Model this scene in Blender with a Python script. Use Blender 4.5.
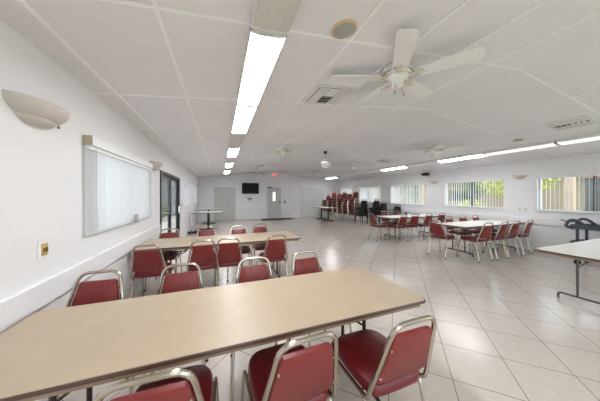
import bpy, bmesh, math, random
from mathutils import Vector, Matrix
random.seed(7)
PI = math.pi
for o in list(bpy.data.objects):
    bpy.data.objects.remove(o)
SC = bpy.context.scene
COL = SC.collection

# ------------------------------------------------------------------ camera
cam_d = bpy.data.cameras.new('camera')
cam = bpy.data.objects.new('camera', cam_d)
COL.objects.link(cam)
SC.camera = cam
YAW = math.radians(20.41)
cam.location = (0, 0, 1.48)
cam.rotation_euler = (PI/2, 0, -YAW)
cam_d.sensor_width = 36
cam_d.lens = 36*215/600
cam_d.shift_y = -5.5/600
cam_d.clip_start = 0.05
cam_d.clip_end = 300

# ------------------------------------------------------------------ world, sun and exposure
W = bpy.data.worlds.new('world')
SC.world = W
W.use_nodes = True
bg = W.node_tree.nodes['Background']
bg.inputs[0].default_value = (0.86, 0.93, 1.0, 1)
bg.inputs[1].default_value = 2.3
SC.view_settings.view_transform = 'Standard'
SC.view_settings.look = 'None'
SC.view_settings.gamma = 1
SC.view_settings.use_curve_mapping = False
SC.view_settings.exposure = 0.78
LAMP = 16.0          # radiance of a lit fluorescent lens
sun_d = bpy.data.lights.new('sun', 'SUN')
sun_d.energy = 1.6
sun_d.angle = 0.02
sun_d.color = (1, 0.96, 0.9)
sun = bpy.data.objects.new('sun', sun_d)
COL.objects.link(sun)
sun.rotation_euler = (math.radians(28), math.radians(-8), 0)

# daylight: unseen area light added behind the camera for even brightness
fill_d = bpy.data.lights.new('fill_light', 'AREA')
fill_d.shape = 'RECTANGLE'
fill_d.size, fill_d.size_y = 5.4, 1.75
fill_d.energy = 290
fill_d.color = (0.97, 0.965, 1.0)
fill = bpy.data.objects.new('fill_light', fill_d)
COL.objects.link(fill)
fill.location = (4.4, -3.25, 1.25)
fill.rotation_euler = (PI/2, 0, PI)

# ------------------------------------------------------------------ materials
def rgb(r, g, b):
    def l(v):
        v /= 255
        return v/12.92 if v <= 0.04045 else ((v+0.055)/1.055)**2.4
    return (l(r), l(g), l(b), 1)

def mat(name, c, rough=0.5, metal=0.0, noise=0.0, nscale=30, bump=0.0, bscale=200, emit=None, es=0, spec=0.5, coat=0):
    m = bpy.data.materials.new(name)
    m.use_nodes = True
    nt = m.node_tree
    b = nt.nodes['Principled BSDF']
    b.inputs['Base Color'].default_value = c
    b.inputs['Roughness'].default_value = rough
    b.inputs['Metallic'].default_value = metal
    b.inputs['Specular IOR Level'].default_value = spec
    if coat:
        b.inputs['Coat Weight'].default_value = coat
        b.inputs['Coat Roughness'].default_value = 0.15
    if emit:
        b.inputs['Emission Color'].default_value = emit
        b.inputs['Emission Strength'].default_value = es
    tc = nt.nodes.new('ShaderNodeTexCoord')
    if noise:
        n = nt.nodes.new('ShaderNodeTexNoise')
        n.inputs['Scale'].default_value = nscale
        n.inputs['Detail'].default_value = 5
        nt.links.new(tc.outputs['Object'], n.inputs['Vector'])
        r = nt.nodes.new('ShaderNodeMapRange')
        r.inputs[1].default_value = 0.3
        r.inputs[2].default_value = 0.7
        r.inputs[3].default_value = 1-noise
        r.inputs[4].default_value = 1+noise
        nt.links.new(n.outputs['Fac'], r.inputs[0])
        mx = nt.nodes.new('ShaderNodeVectorMath')
        mx.operation = 'SCALE'
        mx.inputs[0].default_value = c[:3]
        nt.links.new(r.outputs[0], mx.inputs['Scale'])
        nt.links.new(mx.outputs[0], b.inputs['Base Color'])
    if bump:
        n = nt.nodes.new('ShaderNodeTexNoise')
        n.inputs['Scale'].default_value = bscale
        nt.links.new(tc.outputs['Object'], n.inputs['Vector'])
        bp = nt.nodes.new('ShaderNodeBump')
        bp.inputs['Strength'].default_value = bump
        bp.inputs['Distance'].default_value = 0.002
        nt.links.new(n.outputs['Fac'], bp.inputs['Height'])
        nt.links.new(bp.outputs[0], b.inputs['Normal'])
    return m

M = {}
M['wall'] = mat('wall_paint', rgb(233, 233, 234), 0.55, noise=0.012, nscale=2, bump=0.12, bscale=90)
M['ceiling'] = mat('ceiling_panel', rgb(236, 234, 237), 0.8, noise=0.02, nscale=1.2, bump=0.3, bscale=160)
M['batten'] = mat('batten_white', rgb(250, 250, 250), 0.5)
M['trim'] = mat('trim_white', rgb(236, 236, 238), 0.4)
M['chrome'] = mat('chair_chrome', rgb(186, 178, 163), 0.22, 1.0)
M['vinyl'] = mat('burgundy_vinyl', rgb(120, 38, 35), 0.38, noise=0.06, nscale=9, bump=0.25, bscale=350)
M['vinyl_seat'] = mat('burgundy_vinyl_seat', rgb(102, 17, 25), 0.32, noise=0.06, nscale=9, bump=0.25, bscale=350)
M['black_vinyl'] = mat('dark_vinyl', rgb(26, 9, 13), 0.45)
M['black_metal'] = mat('black_metal', rgb(30, 28, 30), 0.4)
M['brown_metal'] = mat('brown_metal', rgb(62, 52, 48), 0.4, 0.5)
M['grey_metal'] = mat('grey_metal', rgb(98, 98, 96), 0.4, 0.6)
M['tan_top'] = mat('tan_laminate', rgb(178, 162, 138), 0.36, noise=0.035, nscale=7, bump=0.1, bscale=300)
M['edge_dark'] = mat('table_edge_band', rgb(82, 60, 50), 0.4)
M['apron'] = mat('table_apron', rgb(150, 130, 108), 0.5, noise=0.05, nscale=12)
M['white_top'] = mat('pale_laminate', rgb(222, 219, 212), 0.33, noise=0.03, nscale=8)
M['plastic_white'] = mat('white_plastic', rgb(238, 238, 236), 0.35)
M['cream'] = mat('cream_metal', rgb(226, 218, 200), 0.35)
M['brass'] = mat('antique_brass', rgb(150, 125, 90), 0.35, 0.8)
M['sconce'] = mat('beige_plaster', rgb(206, 198, 191), 0.6, noise=0.03, nscale=12)
M['tan_cap'] = mat('tan_cap', rgb(172, 162, 138), 0.5)
M['black'] = mat('black_plastic', rgb(18, 18, 20), 0.3)
M['screen'] = mat('tv_screen', rgb(14, 13, 16), 0.45, spec=0.2)
M['door_grey'] = mat('door_paint', rgb(200, 200, 197), 0.5, noise=0.02, nscale=3)
M['door_light'] = mat('light_door_paint', rgb(214, 216, 216), 0.5, noise=0.02, nscale=3)
M['fixture'] = mat('fixture_white', rgb(226, 226, 224), 0.4)
M['lens_off'] = mat('unlit_lens', rgb(214, 211, 203), 0.3, noise=0.03, nscale=10)
M['lens_off_glow'] = mat('unlit_lens_added_glow', rgb(240, 240, 240), 0.3, emit=(0.985, 0.98, 1, 1), es=0.5)  # emission added to two right-row lenses that should look off
M['lens_off_bright'] = mat('whitened_unlit_lens', rgb(250, 250, 250), 0.3)  # unlit lens painted whiter, as if catching light from the wall
M['lens_on'] = mat('lit_lens', rgb(240, 240, 240), 0.4, emit=(0.985, 0.98, 1, 1), es=LAMP)
M['dark_frame'] = mat('bronze_frame', rgb(38, 42, 50), 0.35, 0.3)
M['slate'] = mat('slate_plastic', rgb(66, 72, 86), 0.45)
M['mat'] = mat('black_rubber', rgb(28, 27, 28), 0.8)
M['grille'] = mat('speaker_grille', rgb(172, 170, 166), 0.6, bump=0.4, bscale=500)
M['grille_rim'] = mat('speaker_rim', rgb(216, 186, 150), 0.5)
M['vent'] = mat('vent_white', rgb(222, 222, 220), 0.4)
M['vent_dark'] = mat('vent_dark', rgb(80, 76, 70), 0.7)
M['switch_tan'] = mat('switch_tan', rgb(196, 172, 112), 0.4)
M['exit_red'] = mat('exit_red', rgb(235, 110, 105), 0.5, emit=rgb(255, 105, 100), es=0.7)
M['glow_pane'] = mat('glowing_frosted_lite', rgb(250, 250, 250), 0.3, emit=(1, 1, 1, 1), es=0.9)  # emission stands in for brightness behind the door's small pane
M['screw'] = mat('steel_screw', rgb(215, 210, 200), 0.25, 1)
M['mirror'] = mat('mirror_facets', rgb(250, 250, 250), 0.12, 1)
# outside
M['concrete'] = mat('concrete', rgb(196, 190, 182), 0.9, noise=0.08, nscale=3)
M['grass'] = mat('grass', rgb(112, 128, 70), 0.9, noise=0.25, nscale=6)
M['stucco'] = mat('tan_stucco', rgb(172, 152, 134), 0.9, noise=0.05, nscale=20)
M['leaf'] = mat('leaf_green', rgb(98, 118, 66), 0.6, noise=0.3, nscale=8)
M['leaf_lime'] = mat('leaf_lime', rgb(176, 180, 96), 0.6, noise=0.25, nscale=8)
M['bark'] = mat('bark', rgb(122, 98, 84), 0.9, noise=0.2, nscale=14)
M['lavender'] = mat('lavender_paint', rgb(184, 180, 194), 0.7)
M['fence'] = mat('fence_grey', rgb(150, 146, 152), 0.8, noise=0.08, nscale=10)
M['brown_wood'] = mat('brown_wood', rgb(140, 116, 94), 0.7, noise=0.15, nscale=14)
M['green_paint'] = mat('green_paint', rgb(60, 110, 90), 0.5)
M['blue_paint'] = mat('blue_paint', rgb(96, 128, 190), 0.5)

def blind_mat(name, k):
    m = bpy.data.materials.new(name)
    m.use_nodes = True
    nt = m.node_tree
    b = nt.nodes['Principled BSDF']
    b.inputs['Base Color'].default_value = rgb(240, 240, 240)
    b.inputs['Roughness'].default_value = 0.5
    t = nt.nodes.new('ShaderNodeBsdfTranslucent')
    t.inputs[0].default_value = rgb(236, 238, 240)
    mx = nt.nodes.new('ShaderNodeMixShader')
    mx.inputs[0].default_value = k
    nt.links.new(b.outputs[0], mx.inputs[1])
    nt.links.new(t.outputs[0], mx.inputs[2])
    nt.links.new(mx.outputs[0], nt.nodes['Material Output'].inputs[0])
    return m
M['blind'] = blind_mat('thin_blind_vinyl', 0.6)
M['blind_dimmed'] = blind_mat('dimmed_blind_vinyl', 0.15)  # same vinyl made less translucent so the right-wall slats look darker

def glass_mat():
    m = bpy.data.materials.new('window_glass')
    m.use_nodes = True
    nt = m.node_tree
    nt.nodes.remove(nt.nodes['Principled BSDF'])
    t = nt.nodes.new('ShaderNodeBsdfTransparent')
    t.inputs[0].default_value = (0.93, 0.95, 0.95, 1)
    g = nt.nodes.new('ShaderNodeBsdfGlossy')
    g.inputs['Roughness'].default_value = 0.02
    f = nt.nodes.new('ShaderNodeFresnel')
    ge = nt.nodes.new('ShaderNodeNewGeometry')
    mr = nt.nodes.new('ShaderNodeMapRange')
    mr.inputs[3].default_value = 1.35
    mr.inputs[4].default_value = 1/1.35
    nt.links.new(ge.outputs['Backfacing'], mr.inputs[0])
    nt.links.new(mr.outputs[0], f.inputs[0])
    mx = nt.nodes.new('ShaderNodeMixShader')
    nt.links.new(f.outputs[0], mx.inputs[0])
    nt.links.new(t.outputs[0], mx.inputs[1])
    nt.links.new(g.outputs[0], mx.inputs[2])
    nt.links.new(mx.outputs[0], nt.nodes['Material Output'].inputs[0])
    return m
M['glass'] = glass_mat()

def floor_mat():
    m = bpy.data.materials.new('floor_tiles')
    m.use_nodes = True
    nt = m.node_tree
    N, L = nt.nodes, nt.links
    b = N['Principled BSDF']
    tc = N.new('ShaderNodeTexCoord')
    sp = N.new('ShaderNodeSeparateXYZ')
    L.new(tc.outputs['Object'], sp.inputs[0])
    def math_(op, a, c=None, d=None):
        n = N.new('ShaderNodeMath')
        n.operation = op
        for i, v in enumerate((a, c, d)):
            if v is None:
                continue
            if isinstance(v, (int, float)):
                n.inputs[i].default_value = v
            else:
                L.new(v, n.inputs[i])
        return n.outputs[0]
    S = 0.46
    r2 = math.sqrt(0.5)
    u = math_('MULTIPLY', math_('ADD', sp.outputs[0], sp.outputs[1]), r2)
    v = math_('MULTIPLY', math_('SUBTRACT', sp.outputs[0], sp.outputs[1]), r2)
    u = math_('DIVIDE', math_('SUBTRACT', u, 0.237 - 40*S), S)
    v = math_('DIVIDE', math_('SUBTRACT', v, 0.395 - 40*S), S)
    def edge(t):
        f = math_('FRACT', t)
        return math_('MINIMUM', f, math_('SUBTRACT', 1.0, f))
    e = math_('MINIMUM', edge(u), edge(v))
    g = N.new('ShaderNodeMapRange')
    g.interpolation_type = 'SMOOTHSTEP'
    g.inputs[1].default_value = 0.0035
    g.inputs[2].default_value = 0.0085
    L.new(e, g.inputs[0])
    cb = N.new('ShaderNodeCombineXYZ')
    L.new(math_('FLOOR', u), cb.inputs[0])
    L.new(math_('FLOOR', v), cb.inputs[1])
    wn = N.new('ShaderNodeTexWhiteNoise')
    L.new(cb.outputs[0], wn.inputs['Vector'])
    n1 = N.new('ShaderNodeTexNoise')
    n1.inputs['Scale'].default_value = 14
    n1.inputs['Detail'].default_value = 8
    L.new(tc.outputs['Object'], n1.inputs['Vector'])
    var = math_('ADD', math_('MULTIPLY', wn.outputs['Value'], 0.05), math_('MULTIPLY', n1.outputs['Fac'], 0.16))
    var = math_('ADD', var, 0.90)
    sc = N.new('ShaderNodeVectorMath')
    sc.operation = 'SCALE'
    sc.inputs[0].default_value = rgb(206, 197, 189)[:3]
    L.new(var, sc.inputs['Scale'])
    mx = N.new('ShaderNodeMix')
    mx.data_type = 'RGBA'
    mx.inputs[6].default_value = rgb(112, 104, 97)
    L.new(g.outputs[0], mx.inputs[0])
    L.new(sc.outputs[0], mx.inputs[7])
    L.new(mx.outputs[2], b.inputs['Base Color'])
    L.new(math_('ADD', math_('MULTIPLY', n1.outputs['Fac'], 0.12), 0.16), b.inputs['Roughness'])
    bp = N.new('ShaderNodeBump')
    bp.inputs['Strength'].default_value = 0.25
    bp.inputs['Distance'].default_value = 0.002
    L.new(g.outputs[0], bp.inputs['Height'])
    L.new(bp.outputs[0], b.inputs['Normal'])
    return m
M['floor'] = floor_mat()

# ------------------------------------------------------------------ mesh builder
def fillet(pts, r, n=5):
    pts = [Vector(p) for p in pts]
    out = [pts[0]]
    for i in range(1, len(pts)-1):
        a, p, c = pts[i-1], pts[i], pts[i+1]
        d1, d2 = (a-p), (c-p)
        l = min(r, d1.length*0.49, d2.length*0.49)
        s, e = p+d1.normalized()*l, p+d2.normalized()*l
        for k in range(n+1):
            t = k/n
            out.append(s*(1-t)**2 + p*2*t*(1-t) + e*t*t)
    out.append(pts[-1])
    return out

class MB:
    def __init__(self):
        self.bm = bmesh.new()
    def box(self, x0, x1, y0, y1, z0, z1, T=None):
        vs = [self.bm.verts.new((x, y, z)) for x in (x0, x1) for y in (y0, y1) for z in (z0, z1)]
        for f in ((0, 1, 3, 2), (4, 6, 7, 5), (0, 4, 5, 1), (2, 3, 7, 6), (0, 2, 6, 4), (1, 5, 7, 3)):
            self.bm.faces.new([vs[i] for i in f])
        if T:
            for v in vs:
                v.co = T @ v.co
        return self
    def rings(self, rings, closed=False, cap=True):
        R = [[self.bm.verts.new(p) for p in r] for r in rings]
        n = len(R[0])
        m = len(R)
        for i in range(m if closed else m-1):
            a, b = R[i], R[(i+1) % m]
            for k in range(n):
                self.bm.faces.new((a[k], a[(k+1) % n], b[(k+1) % n], b[k]))
        if cap and not closed:
            self.bm.faces.new(R[0][::-1])
            self.bm.faces.new(R[-1])
        return self
    def tube(self, pts, r, seg=8, square=False, ry=None):
        pts = [Vector(p) for p in pts]
        rings = []
        t0 = (pts[1]-pts[0]).normalized()
        up = Vector((0, 0, 1)) if abs(t0.z) < 0.9 else Vector((0, 1, 0))
        nrm = t0.cross(up).normalized()
        ry = ry or r
        for i, p in enumerate(pts):
            if i == 0:
                t = t0
            elif i == len(pts)-1:
                t = (pts[i]-pts[i-1]).normalized()
            else:
                t = ((pts[i+1]-p).normalized() + (p-pts[i-1]).normalized()).normalized()
            nrm = (nrm - t*nrm.dot(t)).normalized()
            bn = t.cross(nrm)
            ring = []
            for k in range(seg):
                a = 2*PI*(k+0.5)/seg
                ca, sa = math.cos(a), math.sin(a)
                if square:
                    q = max(abs(ca), abs(sa))**0.72
                    ca, sa = ca/q, sa/q
                ring.append(p + nrm*ca*r + bn*sa*ry)
            rings.append(ring)
        return self.rings(rings)
    def cyl(self, x, y, z0, z1, r, r2=None, seg=20):
        r2 = r if r2 is None else r2
        return self.lathe([(r, z0), (r2, z1)], seg, (x, y, 0))
    def lathe(self, prof, seg=24, loc=(0, 0, 0), arc=None, sx=1, sy=1, T=None):
        L = Vector(loc)
        rings = []
        for (r, z) in prof:
            r = max(r, 0.0005)
            ring = [L + Vector((r*sx*math.cos(2*PI*k/seg), r*sy*math.sin(2*PI*k/seg), z)) for k in range(seg)]
            if T:
                ring = [T @ p for p in ring]
            rings.append(ring)
        return self.rings(rings)
    def build(self, name, m, parent=None, smooth=False, bevel=0, loc=None):
        bm = self.bm
        bmesh.ops.recalc_face_normals(bm, faces=bm.faces[:])
        if bevel:
            bmesh.ops.bevel(bm, geom=[e for e in bm.edges], offset=bevel, segments=2, affect='EDGES', profile=0.5)
        me = bpy.data.meshes.new(name)
        bm.to_mesh(me)
        bm.free()
        me.materials.append(M[m] if isinstance(m, str) else m)
        if smooth:
            for p in me.polygons:
                p.use_smooth = True
            try:
                me.set_sharp_from_angle(angle=math.radians(38))
            except Exception:
                pass
        o = bpy.data.objects.new(name, me)
        COL.objects.link(o)
        if parent:
            o.parent = parent
        if loc:
            o.location = loc
        return o

def tag(o, label=None, cat=None, group=None, kind=None):
    if label: o['label'] = label
    if cat: o['category'] = cat
    if group: o['group'] = group
    if kind: o['kind'] = kind
    return o

def thing(name, label, cat, loc=(0, 0, 0), rz=0, group=None):
    o = bpy.data.objects.new(name, None)
    COL.objects.link(o)
    o.empty_display_size = 0.1
    o.location = loc
    o.rotation_euler = (0, 0, rz)
    return tag(o, label, cat, group)

def dup(src, loc, rz=0, label=None, group=None):
    def rec(s, parent):
        c = s.copy()
        COL.objects.link(c)
        if parent is not None:
            c.parent = parent
        for ch in list(s.children):
            rec(ch, c)
        return c
    r = rec(src, None)
    r.location = loc
    r.rotation_euler = (0, 0, rz)
    if label: r['label'] = label
    if group: r['group'] = group
    return r

def place(proto, state, loc, rz, label, group):
    if not state.get('used'):
        state['used'] = True
        proto.location = loc
        proto.rotation_euler = (0, 0, rz)
        tag(proto, label, None, group)
        return proto
    return dup(proto, loc, rz, label, group)

def structure(o, label, cat):
    o['kind'] = 'structure'
    o['label'] = label
    o['category'] = cat
    return o

# ------------------------------------------------------------------ room shell
XL, XR, YB, YF = -1.17, 7.8, -3.0, 13.4
XRIDGE, ZRIDGE, ZL, ZR = 3.3, 2.948, 2.48, 2.40
SL = (ZRIDGE-ZL)/(XRIDGE-XL)
SR = (ZRIDGE-ZR)/(XR-XRIDGE)
def zc(x):
    return ZL + (x-XL)*SL if x <= XRIDGE else ZRIDGE - (x-XRIDGE)*SR
TH = 0.15

structure(MB().box(XL-TH, XR+TH, YB-TH, YF+TH, -0.1, 0).build('floor', 'floor'),
          'pale beige ceramic tile floor laid diagonally across the hall', 'floor')
mb = MB()
prof = [(XL-TH, zc(XL)-TH*SL), (XRIDGE, ZRIDGE), (XR+TH, ZR-TH*SR)]
for (a, b) in ((0, 1), (1, 2)):
    (x0, z0), (x1, z1) = prof[a], prof[b]
    mb.rings([[(x0, y, z0), (x1, y, z1), (x1, y, z1+0.1), (x0, y, z0+0.1)] for y in (YB-TH, YF+TH)])
structure(mb.build('ceiling', 'ceiling'), 'low vaulted ceiling of off-white panels', 'ceiling')

def side_wall(name, x, out, top, openings, label):
    mb = MB()
    xa, xb = (x, x+out*(TH if out > 0 else 0.08))
    x0, x1 = min(xa, xb), max(xa, xb)
    ys = YB
    for (a, b, z0, z1) in sorted(openings):
        mb.box(x0, x1, ys, a, 0, top)
        if z0 > 0:
            mb.box(x0, x1, a, b, 0, z0)
        mb.box(x0, x1, a, b, z1, top)
        ys = b
    mb.box(x0, x1, ys, YF, 0, top)
    return structure(mb.build(name, 'wall'), label, 'wall')

WL = [(2.66, 4.36, 1.12, 1.96), (8.38, 9.95, 1.10, 1.93), (10.7, 12.3, 1.10, 1.93)]
SLIDER = (5.2, 7.45, 0, 2.0)
WR = [(-1.2, 0.6, 1.07, 1.95), (1.3, 3.12, 1.07, 1.95), (3.83, 5.61, 1.07, 1.95), (6.38, 8.3, 1.07, 1.95),
      (8.96, 10.7, 1.07, 1.95), (11.45, 12.77, 1.07, 1.95)]
side_wall('wall_left', XL, -1, ZL, WL+[SLIDER], 'white painted wall on the left with shaded windows and sliding doors')
side_wall('wall_right', XR, 1, ZR, WR, 'white painted wall on the right with a row of low windows')
def gable(name, y0, y1, label):
    prof = [(XL-TH, 0), (XR+TH, 0), (XR+TH, ZR-TH*SR), (XRIDGE, ZRIDGE), (XL-TH, ZL-TH*SL)]
    mb = MB()
    mb.rings([[(x, y, z) for x, z in prof] for y in (y0, y1)])
    return structure(mb.build(name, 'wall'), label, 'wall')
gable('wall_far', YF, YF+TH, 'white far end wall with double doors and a television')
mb = MB()
mb.rings([[(x, y, z) for x, z in ((XL-TH, 2.15), (XR+TH, 2.15), (XR+TH, ZR-TH*SR), (XRIDGE, ZRIDGE), (XL-TH, ZL-TH*SL))] for y in (YB-TH, YB)])
mb.box(XL-TH, XR+TH, YB-TH, YB, 0, 0.35)
mb.box(XL-TH, -0.5, YB-TH, YB, 0.35, 2.15); mb.box(7.1, XR+TH, YB-TH, YB, 0.35, 2.15)
structure(mb.build('wall_near', 'wall'), 'white unseen end wall behind the camera with added wide glazing', 'wall')
g_ = thing('window_10', 'wide unseen glazing added behind the camera to let in fill light', 'window', (3.3, YB-0.08, 0.35)); g_['kind'] = 'structure'  # added unseen window, an opening for the area light outside it
mb = MB()
mb.box(-3.8, 3.8, -0.03, 0.03, 0, 0.05); mb.box(-3.8, 3.8, -0.03, 0.03, 1.75, 1.80)
for k in range(6):
    mb.box(-3.8+k*1.51, -3.75+k*1.51, -0.03, 0.03, 0.05, 1.75)
fr_ = mb.build('window_frame', 'trim', g_)
MB().box(-3.78, 3.78, -0.004, 0.004, 0.03, 1.77).build('pane', 'glass', fr_)

# chair rail boards, baseboards
def rail(name, x0, x1, segs, z0, z1, label):
    mb = MB()
    for a, b in segs:
        mb.box(x0, x1, a, b, z0, z1)
    structure(mb.build(name, 'trim', bevel=0.006), label, 'trim')
rail('trim_1', XL, XL+0.035, [(YB, 5.1), (7.55, YF)], 0.715, 0.885, 'wide white chair rail board along the left wall')
rail('trim_2', XR-0.035, XR, [(YB, YF)], 0.715, 0.885, 'wide white chair rail board along the right wall')
rail('baseboard_left', XL, XL+0.012, [(YB, 5.1), (7.55, YF)], 0, 0.09, 'white baseboard of the left wall')
rail('baseboard_right', XR-0.012, XR, [(YB, YF)], 0, 0.09, 'white baseboard of the right wall')
mb = MB()
for a, b in ((XL, -0.4), (0.94, 2.71), (3.74, 4.91), (6.75, XR)):
    mb.box(a, b, YF-0.02, YF, 0.715, 0.80)
structure(mb.build('trim_3', 'trim', bevel=0.005), 'thin chair rail on the far wall', 'trim')
mb = MB()
for a, b in ((XL, -0.4), (0.94, 2.71), (3.74, 4.91), (6.75, XR)):
    mb.box(a, b, YF-0.012, YF, 0, 0.09)
structure(mb.build('baseboard_far', 'trim'), 'white baseboard of the far wall', 'baseboard')

# ceiling battens
def slope_strip(mb, x0, x1, y0, y1, t):
    xs = [x0] + ([XRIDGE] if x0 < XRIDGE < x1 else []) + [x1]
    for a, b in zip(xs, xs[1:]):
        mb.rings([[(a, y, zc(a)-t), (b, y, zc(b)-t), (b, y, zc(b)+0.02), (a, y, zc(a)+0.02)] for y in (y0, y1)])
mb = MB()
bx = [-0.975, -0.347, 0.963, 1.53, 2.10, 2.70, 4.5, 5.15]
for x in bx:
    slope_strip(mb, x-0.011, x+0.011, YB, YF, 0.006)
structure(mb.build('trim_4', 'batten'), 'thin white ceiling battens running the length of the hall', 'trim')
mb = MB()
y = 1.457 - 1.23*3
while y < YF:
    slope_strip(mb, XL, XR, y-0.011, y+0.011, 0.0055)
    y += 1.23
structure(mb.build('trim_5', 'batten'), 'thin white ceiling battens crossing the hall', 'trim')

# windows
def window(n, x, out, y0, y1, z0, z1, label):
    root = thing('window_%d' % n, label, 'window', (x, (y0+y1)/2, z0))
    root['kind'] = 'structure'
    h, w = z1-z0, (y1-y0)/2
    xa, xb = sorted((out*0.07, out*0.12)) if out > 0 else (-0.06, -0.03)
    mb = MB()
    mb.box(xa, xb, -w, w, 0, 0.04); mb.box(xa, xb, -w, w, h-0.04, h)
    mb.box(xa, xb, -w, -w+0.04, 0.04, h-0.04); mb.box(xa, xb, w-0.04, w, 0.04, h-0.04)
    fr = mb.build('window_frame', 'trim', root)
    MB().box(xa, xb, -0.022, 0.022, 0.04, h-0.04).build('mullion', 'dark_frame' if out > 0 else 'trim', fr)
    xm = out*0.095 if out > 0 else -0.045
    MB().box(xm-0.003, xm+0.003, -w+0.03, w-0.03, 0.03, h-0.03).build('pane', 'glass', fr)
    xs = sorted((-out*0.02, out*(0.07 if out > 0 else 0.03)))
    MB().box(xs[0], xs[1], -w, w, -0.001, 0.014).build('window_sill', 'trim', root)
    return root
n = 1
for i, w in enumerate(WL):
    window(n, XL, -1, *w, ['wide window behind white vertical blinds on the left wall, nearest the camera',
                           'window past the sliding doors on the left wall',
                           'farthest window on the left wall beside the far corner'][i]); n += 1
names = ['window on the right wall outside the picture beside the camera', 'large right-wall window nearest the camera behind open slats',
         'right-wall window second from the camera above the white table with red chairs', 'right-wall window third from the camera with half-closed slats',
         'right-wall window above the stacked dark armchairs', 'farthest right-wall window above the red chair stacks']
for i, w in enumerate(WR):
    window(n, XR, 1, *w, names[i]); n += 1

def blind(x, inn, y0, y1, z0, z1, ang, label, valance=False, closed=False):
    root = thing('vertical_blind', label, 'blind', (x, (y0+y1)/2, z0), 0, None)
    w, h = (y1-y0)/2, z1-z0
    mb = MB()
    sp = 0.076
    n = int((2*w)/sp)
    xs = inn*(0.03 if valance else 0.05)
    for i in range(n+1):
        yy = -w + (2*w-n*sp)/2 + i*sp
        if abs(yy) > w-0.01 and not valance: continue
        T = Matrix.Translation((xs, yy, 0)) @ Matrix.Rotation(ang+random.uniform(-0.08, 0.08), 4, 'Z')
        # slightly curved slat
        prof = [(-0.044, 0), (-0.022, 0.004), (0, 0.0055), (0.022, 0.004), (0.044, 0)]
        ring = [(px, py) for px, py in prof] + [(px, py-0.0015) for px, py in prof[::-1]]
        mb.rings([[T @ Vector((px, py, z)) for px, py in ring] for z in (0.012, h-0.03)])
    mb.build('slats', 'blind' if inn > 0 else 'blind_dimmed', root, smooth=True)
    xa, xb = sorted((inn*0.008, inn*(0.05 if valance else 0.08)))
    MB().box(xa, xb, -w, w, h-0.035, h+0.005).build('headrail', 'trim', root)
    if valance:
        xa, xb = sorted((inn*0.003, inn*0.07))
        MB().box(xa, xb, -w-0.01, w+0.02, h, h+0.085).build('valance', 'trim', root, bevel=0.004)
        e = MB().box(xa-0.002, xb+0.002, -w-0.016, -w-0.01, h-0.002, h+0.088).build('valance_end_cap', 'tan_cap', root)
        e['label'] = 'tan end cap'
        MB().tube([(inn*0.085, -w+0.03, h-0.03), (inn*0.085, -w+0.035, h-0.60)], 0.003).build('wand', 'plastic_white', root)
        MB().box(inn*0.075-0.01, inn*0.075+0.01, 0.12, 0.20, 0.0, 0.12).build('cord_weight', 'grille', root, bevel=0.004)
    return root
A = math.radians(4)
blind(XL, 1, 2.53, 4.40, 1.09, 1.94, PI/2-0.25, 'closed white vertical blind with boxy valance, nearest window of the left wall', True)
for k, (w, t) in enumerate(zip(WL[1:], ('closed white vertical blind just past the sliding doors', 'closed white vertical blind beside the far left corner'))):
    blind(XL, 1, w[0]-0.01, w[1]+0.01, w[2], w[3], PI/2-0.25, t)
bl = ['open vertical blind on the right-wall window beside the camera', 'open vertical blind at the right edge, with a tan post and greenery outside',
      'open vertical blind above the white table nearest the right wall', 'half-covering vertical blind above the farther white table',
      'pale vertical blind above the dark stacked armchairs', 'white vertical blind above the red chair stacks']
for k, w in enumerate(WR):
    blind(XR, -1, w[0]+0.01, w[1]-0.01, w[2]+0.01, w[3], math.radians([14, 14, 20, 23, 25, 20][k]), bl[k])

# sliding glass doors
root = thing('door_1', 'dark framed sliding glass doors in the left wall', 'door', (XL, SLIDER[0], 0))
root['kind'] = 'structure'
Ls = SLIDER[1]-SLIDER[0]
mb = MB()
mb.box(-0.075, 0.02, 0, 0.05, 0, 2.0); mb.box(-0.075, 0.02, Ls-0.05, Ls, 0, 2.0)
mb.box(-0.075, 0.02, 0.05, Ls-0.05, 1.94, 2.0); mb.box(-0.075, 0.02, 0.05, Ls-0.05, 0, 0.025)
mb.build('door_frame', 'dark_frame', root)
for (a, b, xo) in ((0.05, 1.12, -0.015), (1.02, Ls-0.05, -0.05)):
    mb = MB()
    mb.box(xo-0.014, xo+0.014, a, a+0.07, 0.03, 1.94); mb.box(xo-0.014, xo+0.014, b-0.07, b, 0.03, 1.94)
    mb.box(xo-0.014, xo+0.014, a+0.07, b-0.07, 0.03, 0.13); mb.box(xo-0.014, xo+0.014, a+0.07, b-0.07, 1.87, 1.94)
    p = mb.build('sliding_panel', 'dark_frame', root)
    MB().box(xo-0.003, xo+0.003, a+0.06, b-0.06, 0.12, 1.88).build('pane', 'glass', p)
MB().box(0.0, 0.03, 2.12, 2.15, 0.95, 1.15).build('door_handle', 'plastic_white', root, bevel=0.004)

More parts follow.
